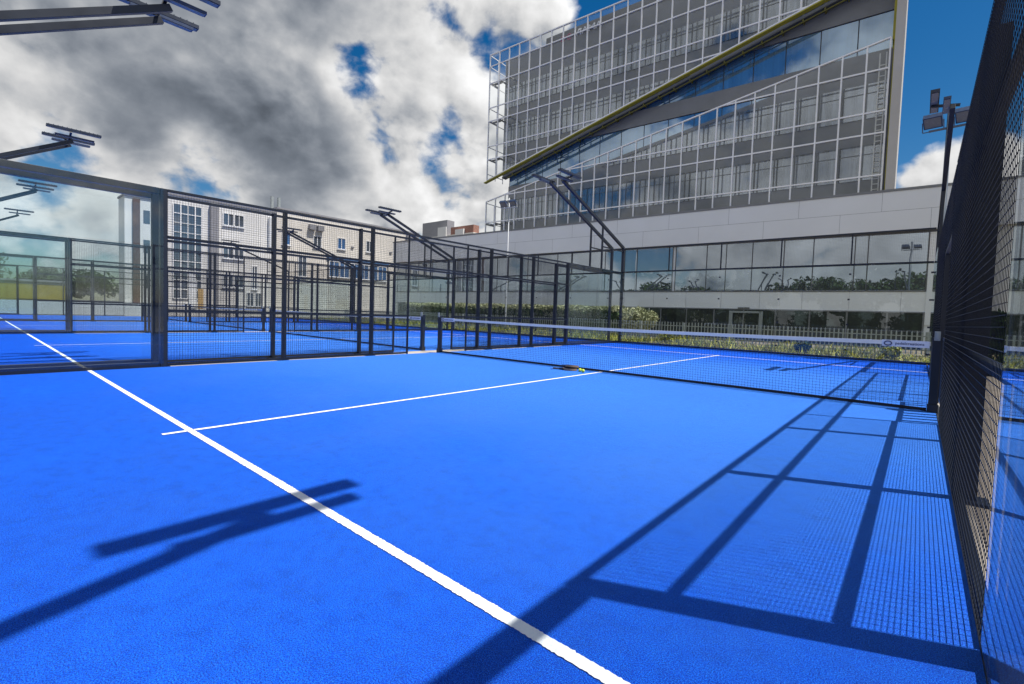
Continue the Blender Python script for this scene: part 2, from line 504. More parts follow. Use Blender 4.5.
def put_mast(x, y, rz, inward, label):
    key = (inward, int(y > 10))
    r = first[key] if key not in used else copy_tree(first[key])
    used.add(key)
    r.location = (x, y, 0); r.rotation_euler = (0, 0, rz)
    tag(r, label, 'floodlight', 'floodlight masts at the court corners')
o = .056
for c in range(NC):
    xc = -PITCH*c
    if c == 0:
        mastN.location = (xc+5+o+.03, .06, 0)
        tag(mastN, 'dark floodlight mast at the near right corner, casting the forked shadow on blue turf', 'floodlight', 'floodlight masts at the court corners')
        put_mast(xc+5+o, 20.05, PI, +1, 'dark floodlight mast at the far right court corner, behind the tall lamp post')
    put_mast(xc-5-o, -.05, 0, +1, ['upper of the two dark floodlight arms crossing the top left corner of the photo',
             'front arm of the lower pair of floodlights reaching in from the left edge',
             'floodlight arm of the third court seen small through the left glass panel',
             'smallest floodlight arm seen through the left glass panel, on the last court'][c])
    put_mast(xc-5-o, 20.05, PI, -1, ['tall leaning floodlight mast at the near court\'s far left corner, before the office block',
             'leaning floodlight mast at the far corner of the second court, before the red brick gable',
             'leaning floodlight mast at the far corner of the third court, before the cream building',
             'leaning floodlight mast at the far corner of the last court, before the white building'][c])
    if c < NC-1:
        put_mast(xc-PITCH+5+o, -.05, 0, -1, ['lower of the two dark floodlight arms in the top left corner of the photo',
                 'rear arm of the lower pair of floodlights reaching in from the left edge',
                 'rear floodlight arm beside the small one seen through the left glass panel'][c])
        put_mast(xc-PITCH+5+o, 20.05, PI, +1, ['left twin of the tall leaning floodlight mast before the office block',
                 'left twin of the leaning mast before the red brick gable',
                 'left twin of the leaning mast before the cream building'][c])

# ------------------------------------------------------------------ nets
def text_mesh(txt, size, depth, name, m, parent, loc, rot=(PI/2, 0, 0), xs=1.0):
    cu = bpy.data.curves.new(name, 'FONT'); cu.body = txt; cu.size = size; cu.extrude = depth/2
    cu.align_x = 'CENTER'; cu.align_y = 'CENTER'
    t = bpy.data.objects.new(name+'_tmp', cu); COL.objects.link(t)
    bpy.context.view_layer.update()
    dg = bpy.context.evaluated_depsgraph_get()
    me = bpy.data.meshes.new_from_object(t.evaluated_get(dg))
    bpy.data.objects.remove(t); bpy.data.curves.remove(cu)
    me.materials.clear(); me.materials.append(m); me.name = name
    ob = bpy.data.objects.new(name, me); COL.objects.link(ob)
    ob.parent = parent; ob.location = loc; ob.rotation_euler = rot; ob.scale = (xs, 1, 1)
    return ob

def make_net():
    root = empty('padel_net')
    def ztop(x): return .88+.04*(abs(x)/4.9)**1.6
    for s in (-1, 1):
        p = MB().box((s*4.96-.045, -.045, 0), (s*4.96+.045, .045, .98)).build('net_post', M['steel'], root, bevel=.006)
        MB().box((s*4.96-.055, -.06, .0005), (s*4.96+.055, .06, .10)).build('post_foot', M['steel'], p)
        w = MB()
        w.box((s*4.96-.03, -.06, .94), (s*4.96+.03, -.0455, 1.06)); w.box((s*4.96-.012, -.075, .96), (s*4.96+.012, -.0605, 1.04))
        w.build('winder', M['galv'], p)
    mb = MB()
    n = 218; X0 = 4.9
    for i in range(n+1):
        x = -X0+2*X0*i/n
        mb.bar((x, 0, .03), (x, 0, ztop(x)-.03), .0026, .0026, (0, 1, 0), False)
    nz = 20
    for k in range(nz+1):
        pts = []
        for i in range(13):
            x = -X0+2*X0*i/12
            z = .03+(ztop(x)-.06)*k/nz
            pts.append((x, 0, z))
        for i in range(12):
            mb.bar(pts[i], pts[i+1], .0026, .0026, (0, 1, 0), False)
    mb.build('net_mesh', M['net'], root)
    tp = MB()
    for i in range(24):
        xa = -X0+2*X0*i/24; xb = xa+2*X0/24
        for (h0, h1) in ((-.055, .0),):
            za, zb = ztop(xa), ztop(xb)
            tp.add([(xa,-.009,za+h0),(xb,-.009,zb+h0),(xb,-.009,zb),(xa,-.009,za),(xa,.009,za+h0),(xb,.009,zb+h0),(xb,.009,zb),(xa,.009,za)],
                   [(0,1,2,3),(7,6,5,4),(3,2,6,7),(1,0,4,5)])
    tp.build('net_tape', M['tape'], root)
    MB().box((-4.9, -.008, .004), (4.9, .008, .045)).build('bottom_band', M['net'], root)
    for s in (-1, 1):
        xc = s*4.64
        b = MB().box((xc-.25, -.017, .835), (xc+.25, -.0095, .922)).build('name_banner', M['banner'], root)
        ring = MB()
        for k in range(16):
            t0, t1 = 2*PI*k/16, 2*PI*(k+1)/16
            ring.bar((xc-.185+.040*math.cos(t0), -.019, .876+.028*math.sin(t0)), (xc-.185+.040*math.cos(t1), -.019, .876+.028*math.sin(t1)), .012, .012, (0, 1, 0))
        ring.build('logo', M['ink'], b)
        text_mesh('padelcreations', .052, .003, 'lettering', M['ink'], b, (xc+.045, -.019, .878))
    return root
net0 = make_net()
nl = ['black padel net with pale tape across the near court, racket and balls at its foot',
      'black padel net with pale tape on the second court, seen through the left mesh fence',
      'distant padel net with pale tape on the third court',
      'most distant padel net on the last court at far left']
for c in range(NC):
    r = net0 if c == 0 else copy_tree(net0)
    r.location = (-PITCH*c, 10, 0)
    tag(r, nl[c], 'net', 'padel nets on the courts')

# low barred gate in the right-hand opening beside the net post
g = empty('low_gate', (5.06, 9.02, 0))
fr = MB()
fr.box((-.02, 0, .06), (.02, 1.90, .10)); fr.box((-.02, 0, .93), (.02, 1.90, .97))
fr.build('gate_frame', M['steel'], g)
for k in range(9):
    y = .06+k*.215
    MB().box((-.018, y, .102), (.018, y+.07, .928)).build('slat', M['steel'], g)
MB().box((-.03, .9, .98), (.03, 1.02, 1.10)).build('latch', M['galv'], g)
tag(g, 'low dark barred gate beside the right net post, under the edge-on fence', 'gate')

# ------------------------------------------------------------------ rackets and balls
def make_racket():
    root = empty('padel_racket')
    # head outline (teardrop) in xy, handle along -y
    pts = []
    for k in range(40):
        t = 2*PI*k/40
        x = .13*math.sin(t)*(1-.10*math.cos(t)*-1); y = .145*math.cos(t)
        pts.append((x, y+.16))
    def ring(sc): return [((x)*sc, (y-.16)*sc+.16) for x, y in pts]
    def flat(poly, z0, z1, mb):
        n = len(poly)
        mb.add([(x, y, z0) for x, y in poly]+[(x, y, z1) for x, y in poly],
               [tuple(range(n))[::-1], tuple(range(n, 2*n))]+[(i, (i+1) % n, n+(i+1) % n, n+i) for i in range(n)])
    face = MB(); flat(ring(.90), .004, .034, face)
    f = face.build('hitting_face', M['racket'], root)
    holes = MB()
    for i in range(-3, 4):
        for j in range(-3, 4):
            if i*i+j*j < 11:
                holes.tube([(i*.026, .17+j*.028, .0345), (i*.026, .17+j*.028, .0352)], .006, 8)
    holes.build('hole_pattern', M['grip'], f)
    rim = MB()
    o_, i_ = ring(1.0), ring(.915)
    n = len(o_)
    rim.add([(x, y, 0) for x, y in o_]+[(x, y, .038) for x, y in o_]+[(x, y, 0) for x, y in i_]+[(x, y, .038) for x, y in i_],
            [q for i in range(n) for j in [(i+1) % n] for q in ((i, j, n+j, n+i), (n+i, n+j, 3*n+j, 3*n+i), (3*n+i, 3*n+j, 2*n+j, 2*n+i), (2*n+i, 2*n+j, j, i))])
    rim.build('rim', M['racketgold'], root, smooth=False)
    th = MB()
    for s in (-1, 1): th.bar((s*.07, .04, .019), (s*.016, -.045, .019), .024, .034)
    th.build('throat', M['racket'], root)
    h = MB(); h.tube([(0, -.05, .019), (0, -.17, .019), (0, -.178, .019)], [.0165, .017, .020], 10)
    h.build('handle', M['grip'], root, smooth=True)
    st = MB(); pr_ = [(0, -.18, .012), (.02, -.22, .006), (.05, -.235, .005), (.06, -.20, .005), (.03, -.17, .006)]
    st.tube(pr_, .0035, 6); st.build('wrist_cord', M['grip'], root)
    return root
rk = make_racket()
rk.location = (-.70, 9.61, .005); rk.rotation_euler = (0, 0, math.radians(-62))
tag(rk, 'black padel racket lying flat on the turf with thick rim, left of the two balls', 'racket', 'rackets on the turf by the net')
rk2 = copy_tree(rk)
rk2.location = (-.70, 9.80, .050); rk2.rotation_euler = (math.radians(4), math.radians(-6), math.radians(-112))
tag(rk2, 'black padel racket resting on top of the other one, nearer the net', 'racket', 'rackets on the turf by the net')

def make_ball(loc, label, rot):
    bm = bmesh.new(); bmesh.ops.create_uvsphere(bm, u_segments=24, v_segments=14, radius=.034)
    me = bpy.data.meshes.new('ball'); bm.to_mesh(me); bm.free()
    for p in me.polygons: p.use_smooth = True
    me.materials.append(M['ball'])
    ob = bpy.data.objects.new('padel_ball', me); COL.objects.link(ob); ob.location = loc; ob.rotation_euler = rot
    sm = MB(); pts = []
    for k in range(49):
        t = 2*PI*k/48; b = .44
        x = math.cos(t)-b*math.cos(3*t)*.5; y = math.sin(t)+b*math.sin(3*t)*.5; z = 2*math.sqrt(.35)*math.sin(2*t)*.55
        v = np.array((x, y, z)); v /= np.linalg.norm(v); pts.append(v*.0338)
    sm.tube(pts, .0016, 5, False)
    sm.build('seam', M['seam'], ob, smooth=True)
    tag(ob, label, 'ball', 'balls beside the rackets')
make_ball((-.30, 9.66, .034), 'yellow-green padel ball leaning against the rackets, the left one', (.4, .2, 1))
make_ball((-.19, 9.60, .034), 'yellow-green padel ball nearest the white line, the right one', (1.4, .6, 0))

# ------------------------------------------------------------------ office building (local u along facade, d = depth, z up)
TH = math.radians(2.3)
OFF = empty('office_building', (3.6, 35.0, -.3), TH)
tag(OFF, 'large grey office block with slanted glass volumes, yellow soffit and pale podium', 'office building')
ZO = .3
def zb(z): return z+ZO        # heights are measured from the courts, the root stands on the ground
BAY = 1.145
UL, UR = -30.55, -.90
dU = lambda u: 13.40+.258*(u+30.6)     # lower edge of the upper volume
dL = lambda u: 11.42+.185*(u+30.6)     # upper edge of the lower volume
ZT = 24.85
bays = [UL+BAY*k for k in range(27)] 
bays = [b for b in bays if b < UR-.25] + [UR]
UPT = [23.80, 22.25, 20.02, 18.80, 16.50, 15.32]
LOT = [15.30, 13.02, 11.82, 9.49, 8.56]
def rect(u0, z0, u1, z1): return [(u0, zb(z0)), (u1, zb(z0)), (u1, zb(z1)), (u0, zb(z1))]
fU = lambda u, z: z-zb(dU(u))
fL = lambda u, z: zb(dL(u))-z

# backing volumes
mb = MB()
mb.prism(clip(rect(-29.55, 8.45, -.35, ZT-.35), lambda u, z: z-zb(dU(u))-.12), 1.0, 1.45)
mb.build('upper_wall', M['greywall'], OFF)
MB().prism(rect(-24.9, ZT-.34, -.36, ZT+.12), .85, 2.5).build('parapet', M['greydark'], OFF)
mb = MB(); mb.prism(clip(rect(-29.6, 8.45, -.37, 20), lambda u, z: zb(dL(u)-.15)-z), 1.004, 1.446)
mb.build('lower_wall', M['greywall'], OFF)
MB().box((-29.2, 1.61, zb(8.4)), (-.38, 20, zb(ZT-.4))).build('core_wall', M['greydark'], OFF)
# spandrel bands of the recess
for z0, z1 in ((15.9, 17.05), (11.9, 13.0), (19.2, 21.4)):
    MB().box((-29.15, 1.452, zb(z0)), (-.39, 1.607, zb(z1))).build('recess_band', M['greywall'], OFF)
for z0, z1 in ((17.06, 19.19), (13.01, 15.89)):
    k = 0
    u = -29.1
    while u < -.6:
        u1 = min(u+1.9, -.55)
        MB().box((u+.03, 1.54, zb(z0+.03)), (u1-.03, 1.605, zb(z1-.03))).build('recessed_window', M['recess_glass'], OFF)
        u = u1
# windows of both volumes, one per bay
def win_rows(rows, cl, d0, d1):
    for z0, z1 in rows:
        for i in range(len(bays)-1):
            a, b = bays[i], bays[i+1]
            a = max(a, -29.5)
            if b-a < .3: continue
            poly = clip(rect(a+.05, z0+.05, b-.05, z1-.05), cl)
            if len(poly) < 3: continue
            us = [p[0] for p in poly]; zs = [p[1] for p in poly]
            if (max(us)-min(us))*(max(zs)-min(zs)) < .12: continue
            MB().prism(poly, d0, d1).build('window', M['tower_glass'], OFF)
win_rows([(20.02, 22.05), (16.5, 18.62), (13.0, 15.15)], lambda u, z: z-zb(dU(u))-.3, .93, .998)
win_rows([(13.02, 15.1), (9.49, 11.62)], lambda u, z: zb(dL(u))-.4-z, .93, .998)
# inner window frames (dark transoms at two thirds)
for i in range(len(bays)-1):
    a, b = max(bays[i], -29.5), bays[i+1]
    if b-a < .3: continue
    for zt, f in ((21.45, fU), (18.0, fU), (11.0, fL), (14.5, fL)):
        u = (a+b)/2
        if f(u, zb(zt)) > .5:
            MB().box((a+.06, .900, zb(zt)-.02), (b-.06, .925, zb(zt)+.02)).build('window_transom', M['greydark'], OFF)
# white external grid, clipped to each volume
def grid(name, z_lo, z_hi, transoms, cl, edge):
    mb = MB()
    w, dp = .080, .11
    for u in bays:
        lo, hi = z_lo(u), z_hi(u)
        if hi-lo > .1: mb.box((u-w/2, -dp, zb(lo)), (u+w/2, .0, zb(hi)))
    for z in transoms:
        poly = clip([(UL, zb(z)), (UR, zb(z))], cl)
        if len(poly) >= 2:
            us = sorted(p[0] for p in poly)
            if us[-1]-us[0] > .3: mb.box((us[0], -dp+.012, zb(z)-.042), (us[-1], -.012, zb(z)+.042))
    for p, q in edge:
        mb.bar((p[0], -dp/2, zb(p[1])), (q[0], -dp/2, zb(q[1])), dp+.02, .085)
    return mb.build(name, M['white_frame'], OFF)
grid('upper_grid', dU, lambda u: ZT, UPT, fU, [((UL, dU(UL)), (UR, dU(UR))), ((UL-.02, ZT), (UR+.02, ZT))])
grid('lower_grid', lambda u: 8.52, dL, LOT, fL, [((UL, dL(UL)), (UR, dL(UR)))])
for nm, z0, z1, cl_ in (('upper', 8.5, ZT-.05, lambda u, z: z-zb(dU(u))-.06), ('lower', 8.53, 20, lambda u, z: zb(dL(u))-.06-z)):
    MB().prism(clip(rect(UL+.03, z0, UR-.03, z1), cl_), -.004, .008).build('glass_skin', M['skin'], OFF)
# pale glass skin hung in the grid at the open left corner, and steel brackets tying it back
for z in (22.4, 18.9, 15.4, 9.4):
    fl_ = dU(-30)+.3 if z > 12 else 0
    if z < fl_: continue
    b_ = MB().box((-30.4, .4, zb(z)-.08), (-29.56, .6, zb(z)-.02))
    for u in bays[:3]:
        if z < 12 or z > dU(u)+.3: b_.box((u-.05, .02, zb(z)-.10), (u+.05, .99 if u > -29.5 else 1.2, zb(z)+.02))
    b_.box((bays[0]+.05, .30, zb(z)-.07), (bays[2]-.05, .36, zb(z)-.03))
    b_.build('grid_bracket', M['greywall'], OFF)
# side return of the grid at the left
sr = MB()
for z in (24.82, 23.8, 22.25, 20.02, 18.8, 16.5, 14.0):
    sr.box((UL-.02, .005, zb(z)-.03), (UL+.03, 2.2, zb(z)+.03))
for d in (1.1, 2.2): sr.box((UL-.02, d-.03, zb(13.6)), (UL+.03, d+.03, zb(24.8)))
for z in (11.3, 9.49, 8.6): sr.box((UL-.02, .005, zb(z)-.03), (UL+.03, 2.2, zb(z)+.03))
for d in (1.1, 2.2): sr.box((UL-.02, d-.03, zb(8.52)), (UL+.03, d+.03, zb(11.3)))
sr.build('side_grid', M['white_frame'], OFF)
# yellow soffit under the upper volume with its brackets
sf = MB()
def slope_box(u0, u1, d0, d1, h0, h1, f=dU):
    sf.add([(u0,d0,zb(f(u0)+h0)),(u1,d0,zb(f(u1)+h0)),(u1,d1,zb(f(u1)+h0)),(u0,d1,zb(f(u0)+h0)),
            (u0,d0,zb(f(u0)+h1)),(u1,d0,zb(f(u1)+h1)),(u1,d1,zb(f(u1)+h1)),(u0,d1,zb(f(u0)+h1))],
           [(0,3,2,1),(4,5,6,7),(0,1,5,4),(1,2,6,5),(2,3,7,6),(3,0,4,7)])
slope_box(UL-.35, UR, -.12, .26, -.12, -.06)
sf.build('yellow_soffit', M['yellow'], OFF)
sf = MB()
for i in range(1, 26):
    u = UL+BAY*i
    if u > -28.6: sf.bar((u, .90, zb(dU(u)-.06)), (u, 1.42, zb(dU(u)-.06)), .09, .14)
slope_box(-28.9, -.45, .92, 1.0, -.20, -.14)
sf.build('soffit_bracket', M['yellowdk'], OFF)
sf = MB(); slope_box(-29.5, -.42, .86, 1.44, .0, .10); sf.build('soffit_panel', M['greydark'], OFF)
# end fin with yellow ladder frame
MB().box((-.72, -.35, zb(8.45)), (-.30, 20.1, zb(25.3))).build('end_fin', M['fin'], OFF)
yl = MB()
yl.box((-.765, -.02, zb(8.6)), (-.725, .06, zb(25.0)))
for d in (.25, 1.35): yl.box((-.84, d-.08, zb(16.9)), (-.725, d+.08, zb(25.0)))
z = 17.2
while z < 25:
    yl.box((-.84, .335, zb(z)-.08), (-.73, 1.265, zb(z)+.08)); z += .95
yl.build('yellow_frame', M['yellow'], OFF)
ld = MB()
for u in (-1.35, -1.05): ld.box((u-.03, .40, zb(8.6)), (u+.03, .46, zb(dL(-1)-.5)))
z = 8.8
while z < 16: ld.box((-1.315, .41, zb(z)), (-1.085, .45, zb(z)+.05)); z += .3
ld.build('ladder', M['ladder'], OFF)
# sign on the parapet
sg = MB()
for k in range(2):
    cx = -23.15+k*.62
    pts = [(cx+.2*math.cos(t), .835, zb(24.38)+.22*math.sin(t)) for t in np.linspace(.6, 5.6, 14)]
    sg.tube(pts, .045, 6)
sgo = sg.build('sign_emblem', M['pink'], OFF)
text_mesh('VIAMA', .70, .08, 'sign_lettering', M['fascia'], OFF, (-20.75, .80, zb(24.40)), xs=1.25)

# podium
PU0, PU1 = -44.0, 12.0
MB().box((PU0, .02, -.01), (PU1, 24, zb(8.44))).build('podium_wall', M['podwhite'], OFF)
MB().box((PU0-.1, -.30, zb(6.27)), (PU1+.1, .017, zb(8.44))).build('fascia', M['fascia'], OFF)
MB().box((PU0-.16, -.36, zb(8.443)), (PU1+.16, 24.1, zb(8.56))).build('coping', M['greywall'], OFF)
jt = MB()
for z in (7.38,): jt.box((PU0, -.303, zb(z)-.008), (PU1, -.301, zb(z)+.008))
u = PU0+1.3; k = 0
while u < PU1:
    jt.box((u-.007, -.3035, zb(6.3)), (u+.007, -.3015, zb(7.37)))
    uu = u+1.9
    jt.box((uu-.007, -.3035, zb(7.39)), (uu+.007, -.3015, zb(8.43)))
    u += 4.0
u = PU0+2
while u < 1.7:
    jt.box((u-.006, .012, zb(1.92)), (u+.006, .0185, zb(3.02))); u += 2.35
jt.build('panel_joints', M['joint'], OFF)
MB().box((PU0, -.02, zb(6.16)), (1.7, .016, zb(6.265))).build('window_head', M['greydark'], OFF)
wm = [-16.2, -15.2, -12.5, -12.28, -10.15, -8.9, -7.3, -5.5, -3.94, -1.9, -1.29, 1.3]
us = [-43.6]
while us[-1] < -18.5: us.append(us[-1]+random.choice((1.35, 2.2, 3.1)))
us = [u for u in us if u < -17.2]+wm
for a, b in zip(us[:-1], us[1:]):
    if b-a < .5: continue
    w_ = MB().box((a+.03, -.005, zb(3.08)), (b-.03, .015, zb(6.13))).build('podium_window', M['pod_glass'], OFF)
fr = MB()
for u in us: fr.box((u-.025, -.03, zb(3.06)), (u+.025, .0165, zb(6.155)))
fr.box((PU0+.3, -.034, zb(3.00)), (1.33, .0165, zb(3.055)))
fr.build('podium_mullions', M['greydark'], OFF)
MB().box((1.34, -.05, zb(1.2)), (1.72, .0165, zb(6.15))).build('pilaster', M['podwhite'], OFF)
MB().box((PU0, -.045, zb(1.84)), (1.7, .0165, zb(1.90))).build('canopy_edge', M['joint'], OFF)
us = list(np.arange(-13.2, 1.4, 1.85))+[1.30]
for a, b in zip(us[:-1], us[1:]):
    MB().box((a+.04, -.004, .15), (b-.04, .0155, zb(1.83))).build('ground_floor_window', M['ground_glass'], OFF)
for a in np.arange(-43.5, -13.6, 2.1):
    MB().box((a+.04, -.004, .15), (a+2.06, .0155, zb(1.83))).build('ground_floor_window', M['ground_glass'], OFF)
gm = MB()
for a in us: gm.box((a-.03, -.02, .1), (a+.03, .0158, zb(1.832)))
gm.build('ground_floor_mullions', M['greywall'], OFF)
dr = MB()
for a in (-8.4, -6.6): dr.box((a-.11, -.12, .02), (a+.11, -.005, zb(1.75)))
dr.box((-8.4, -.12, zb(1.62)), (-6.6, -.005, zb(1.752)))
dr.build('entrance_frame', M['galv'], OFF)
MB().box((-8.0, -.10, zb(1.90)), (-7.3, -.05, zb(1.99))).build('entrance_light', M['lens'], OFF)

# ------------------------------------------------------------------ foliage helpers
def leaf_cloud(mb, centers, radii, n, size, flat=1.0):
    centers = np.asarray(centers); radii = np.asarray(radii)
    wts = radii**2; wts = wts/wts.sum()
    idx = rng.choice(len(centers), n, p=wts)
    v = rng.normal(size=(n, 3)); v /= np.linalg.norm(v, axis=1)[:, None]
    rr = radii[idx]*(rng.random(n)**.33)
    P = centers[idx]+v*rr[:, None]*np.array((1, 1, flat))
    A = rng.normal(size=(n, 3)); A /= np.linalg.norm(A, axis=1)[:, None]
    B = np.cross(A, rng.normal(size=(n, 3))); B /= np.linalg.norm(B, axis=1)[:, None]
    s = size*(.6+.8*rng.random(n))[:, None]
    V = np.stack([P-A*s, P+B*s*.5, P+A*s, P-B*s*.5], 1).reshape(-1, 3)
    mb.add(V, [(4*i, 4*i+1, 4*i+2, 4*i+3) for i in range(n)])

def make_tree(loc, h, r, label, n=2600, leaf=.16, m='leafdark', cat='tree', group=None):
    root = empty('tree', loc)
    tr = MB()
    tr.tube([(0, 0, -.05), (.03*h*.2, .02, h*.3), (0, .05, h*.62), (.05, 0, h*.85)], [h*.03, h*.022, h*.014, h*.004], 8)
    cs, rs = [], []
    for k in range(9):
        a = k*2.4+random.random(); zz = h*(.45+.48*random.random()); q = r*(.25+.55*random.random())*(1.15-abs(zz/h-.6))
        e = (q*math.cos(a), q*math.sin(a), zz)
        tr.tube([(0, .03, h*.35+.25*(zz-h*.35)), (e[0]*.5, e[1]*.5, zz*.92), e], [h*.012, h*.007, h*.002], 5)
        cs.append(e); rs.append(r*(.32+.25*random.random()))
    cs.append((0, 0, h*.8)); rs.append(r*.5)
    tr.build('trunk', M['bark'], root, smooth=True)
    mb = MB(); leaf_cloud(mb, cs, rs, n, leaf, .8)
    mb.build('crown', M[m], root)
    tag(root, label, cat, group)
    return root

def make_hedge(name, x0, y0, x1, y1, z0, z1, n, label, m='leaf', leaf=.09, cat='hedge'):
    mb = MB()
    P = rng.random((n, 3))*np.array((x1-x0, y1-y0, z1-z0))+np.array((x0, y0, z0))
    # push most leaves to the outer skin
    sel = rng.integers(0, 4, n)
    P[sel == 0, 1] = y0+.12*rng.random((sel == 0).sum()); P[sel == 1, 2] = z1-.15*rng.random((sel == 1).sum())**2
    P[:, 2] += .06*np.sin(P[:, 0]*2.1)+.05*np.sin(P[:, 0]*5.3+1)
    A = rng.normal(size=(n, 3)); A /= np.linalg.norm(A, axis=1)[:, None]
    B = np.cross(A, rng.normal(size=(n, 3))); B /= np.linalg.norm(B, axis=1)[:, None]
    s = leaf*(.6+.8*rng.random(n))[:, None]
    V = np.stack([P-A*s, P+B*s*.55, P+A*s, P-B*s*.55], 1).reshape(-1, 3)
    mb.add(V, [(4*i, 4*i+1, 4*i+2, 4*i+3) for i in range(n)])
    root = empty(name, ((x0+x1)/2, (y0+y1)/2, z0))
    f = mb.build('foliage', M[m], root); f.location = (-(x0+x1)/2, -(y0+y1)/2, -z0)
    st = MB()
    for x in np.arange(x0+.3, x1, .8): st.tube([(x, (y0+y1)/2, z0-.02), (x+.05, (y0+y1)/2, z1-.3)], [.03, .015], 6)
    g = st.build('stem', M['bark'], root); g.location = f.location
    tag(root, label, cat)
    return root

hd = make_hedge('hedge', -32, 28.6, -9.9, 29.8, -.12, 1.42, 12000, 'long clipped hedge with sunlit pale top behind the picket railing', leaf=.09)
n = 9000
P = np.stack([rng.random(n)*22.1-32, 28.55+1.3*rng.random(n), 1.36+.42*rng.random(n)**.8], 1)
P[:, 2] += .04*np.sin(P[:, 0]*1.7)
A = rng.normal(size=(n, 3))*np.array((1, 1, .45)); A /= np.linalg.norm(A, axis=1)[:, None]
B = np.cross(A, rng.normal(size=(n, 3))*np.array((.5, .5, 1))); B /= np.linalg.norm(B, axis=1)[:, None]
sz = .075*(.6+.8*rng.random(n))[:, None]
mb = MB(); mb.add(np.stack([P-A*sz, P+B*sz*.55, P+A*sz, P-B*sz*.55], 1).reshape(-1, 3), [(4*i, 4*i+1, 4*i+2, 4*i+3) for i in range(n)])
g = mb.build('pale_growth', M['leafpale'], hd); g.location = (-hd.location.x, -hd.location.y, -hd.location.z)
bs = empty('pale_bush', (-8.6, 28.9, -.12))
mb = MB(); leaf_cloud(mb, [(-.7, 0, 1.3), (.0, .1, 1.35), (.75, 0, 1.15), (.3, 0, .7), (-.6, 0, .65)], [.55, .55, .55, .5, .5], 2600, .085)
mb.build('foliage', M['leafpale'], bs)
MB().tube([(0, 0, -.03), (0, .05, .8)], [.06, .03], 6).build('stem', M['bark'], bs)
tag(bs, 'speckled pale-leaved bush at the right end of the clipped hedge', 'bush')
make_hedge('dark_shrubbery', 5.5, 17.75, 12.5, 19.4, -.08, 1.45, 7000, 'dark shrubbery beyond the beige footpath, seen through the right mesh', leaf=.11, cat='shrubbery')

# palisade railing
pf = empty('picket_railing', (-18, 27.0, -.1))
X0, X1 = -22.0, 28.0
sl = MB(); x = X0
while x < X1:
    top = 1.04+random.uniform(-.012, .012)
    sl.add([(x,-.006,.08),(x+.05,-.006,.08),(x+.05,-.006,top-.06),(x+.025,-.006,top),(x,-.006,top-.06),
            (x,.006,.08),(x+.05,.006,.08),(x+.05,.006,top-.06),(x+.025,.006,top),(x,.006,top-.06)],
           [(0,1,2,3,4),(9,8,7,6,5),(0,5,6,1),(1,6,7,2),(2,7,8,3),(3,8,9,4),(4,9,5,0)])
    x += .168
sl.build('pickets', M['galv'], pf)
for z in (.25, .82): MB().box((X0, .007, z-.02), (X1, .045, z+.02)).build('rail', M['galv'], pf)
x = X0
while x < X1+.1:
    MB().box((x-.03, .048, -.05), (x+.03, .11, 1.0)).build('post', M['galv'], pf); x += 2.5
tag(pf, 'pale galvanised picket railing beyond the end of the courts', 'railing')

# tall grass verge
mb = MB(); n = 15000
gx = rng.random(n)*46-33; gy = 20.5+rng.random(n)**1.3*6.4
gh = (.10+.32*rng.random(n)**2.0)*(.7+.5*np.sin(gx*1.7)*np.sin(gx*.61+2))+.06
lean = rng.normal(size=(n, 2))*.10
w = .012+.02*rng.random(n); ang = rng.random(n)*PI
dx, dy = np.cos(ang)*w, np.sin(ang)*w
Z0 = np.full(n, -.10)
V = np.stack([np.stack([gx-dx, gy-dy, Z0], 1), np.stack([gx+dx, gy+dy, Z0], 1),
              np.stack([gx+lean[:, 0]+dx*.6, gy+lean[:, 1]+dy*.6, -.1+gh*.7], 1), np.stack([gx+lean[:, 0]*1.6, gy+lean[:, 1]*1.6, -.1+gh*1.15], 1),
              np.stack([gx+lean[:, 0]-dx*.6, gy+lean[:, 1]-dy*.6, -.1+gh*.7], 1)], 1).reshape(-1, 3)
mb.add(V, [(5*i, 5*i+1, 5*i+2, 5*i+3, 5*i+4) for i in range(n)])
tag(mb.build('verge_grass', M['grass']), kind='stuff')
# single leafy weeds
for k, (x, y, hh, lab) in enumerate([(1.55, 21.6, .50, 'dark leafy weed in the verge, behind the net toward the right'),
                                     (-3.9, 22.2, .62, 'bright leafy weed in the verge near the foot of the leaning floodlight mast'),
                                     (4.1, 21.9, .55, 'leafy weed in the verge close to the far right corner of the court')]):
    r = empty('weed', (x, y, -.1))
    mb = MB(); leaf_cloud(mb, [(0, 0, hh*.5), (.12, .05, hh*.75), (-.13, 0, hh*.65)], [hh*.4, hh*.3, hh*.3], 500, .055)
    mb.build('leaves', M['leaf'] if k == 0 else M['grass'], r)
    st = MB()
    for a in range(4): st.tube([(0, 0, -.02), (.1*math.cos(a*1.6), .1*math.sin(a*1.6), hh*.8)], [.012, .005], 5)
    st.build('stems', M['grass'], r)
    tag(r, lab, 'weed')

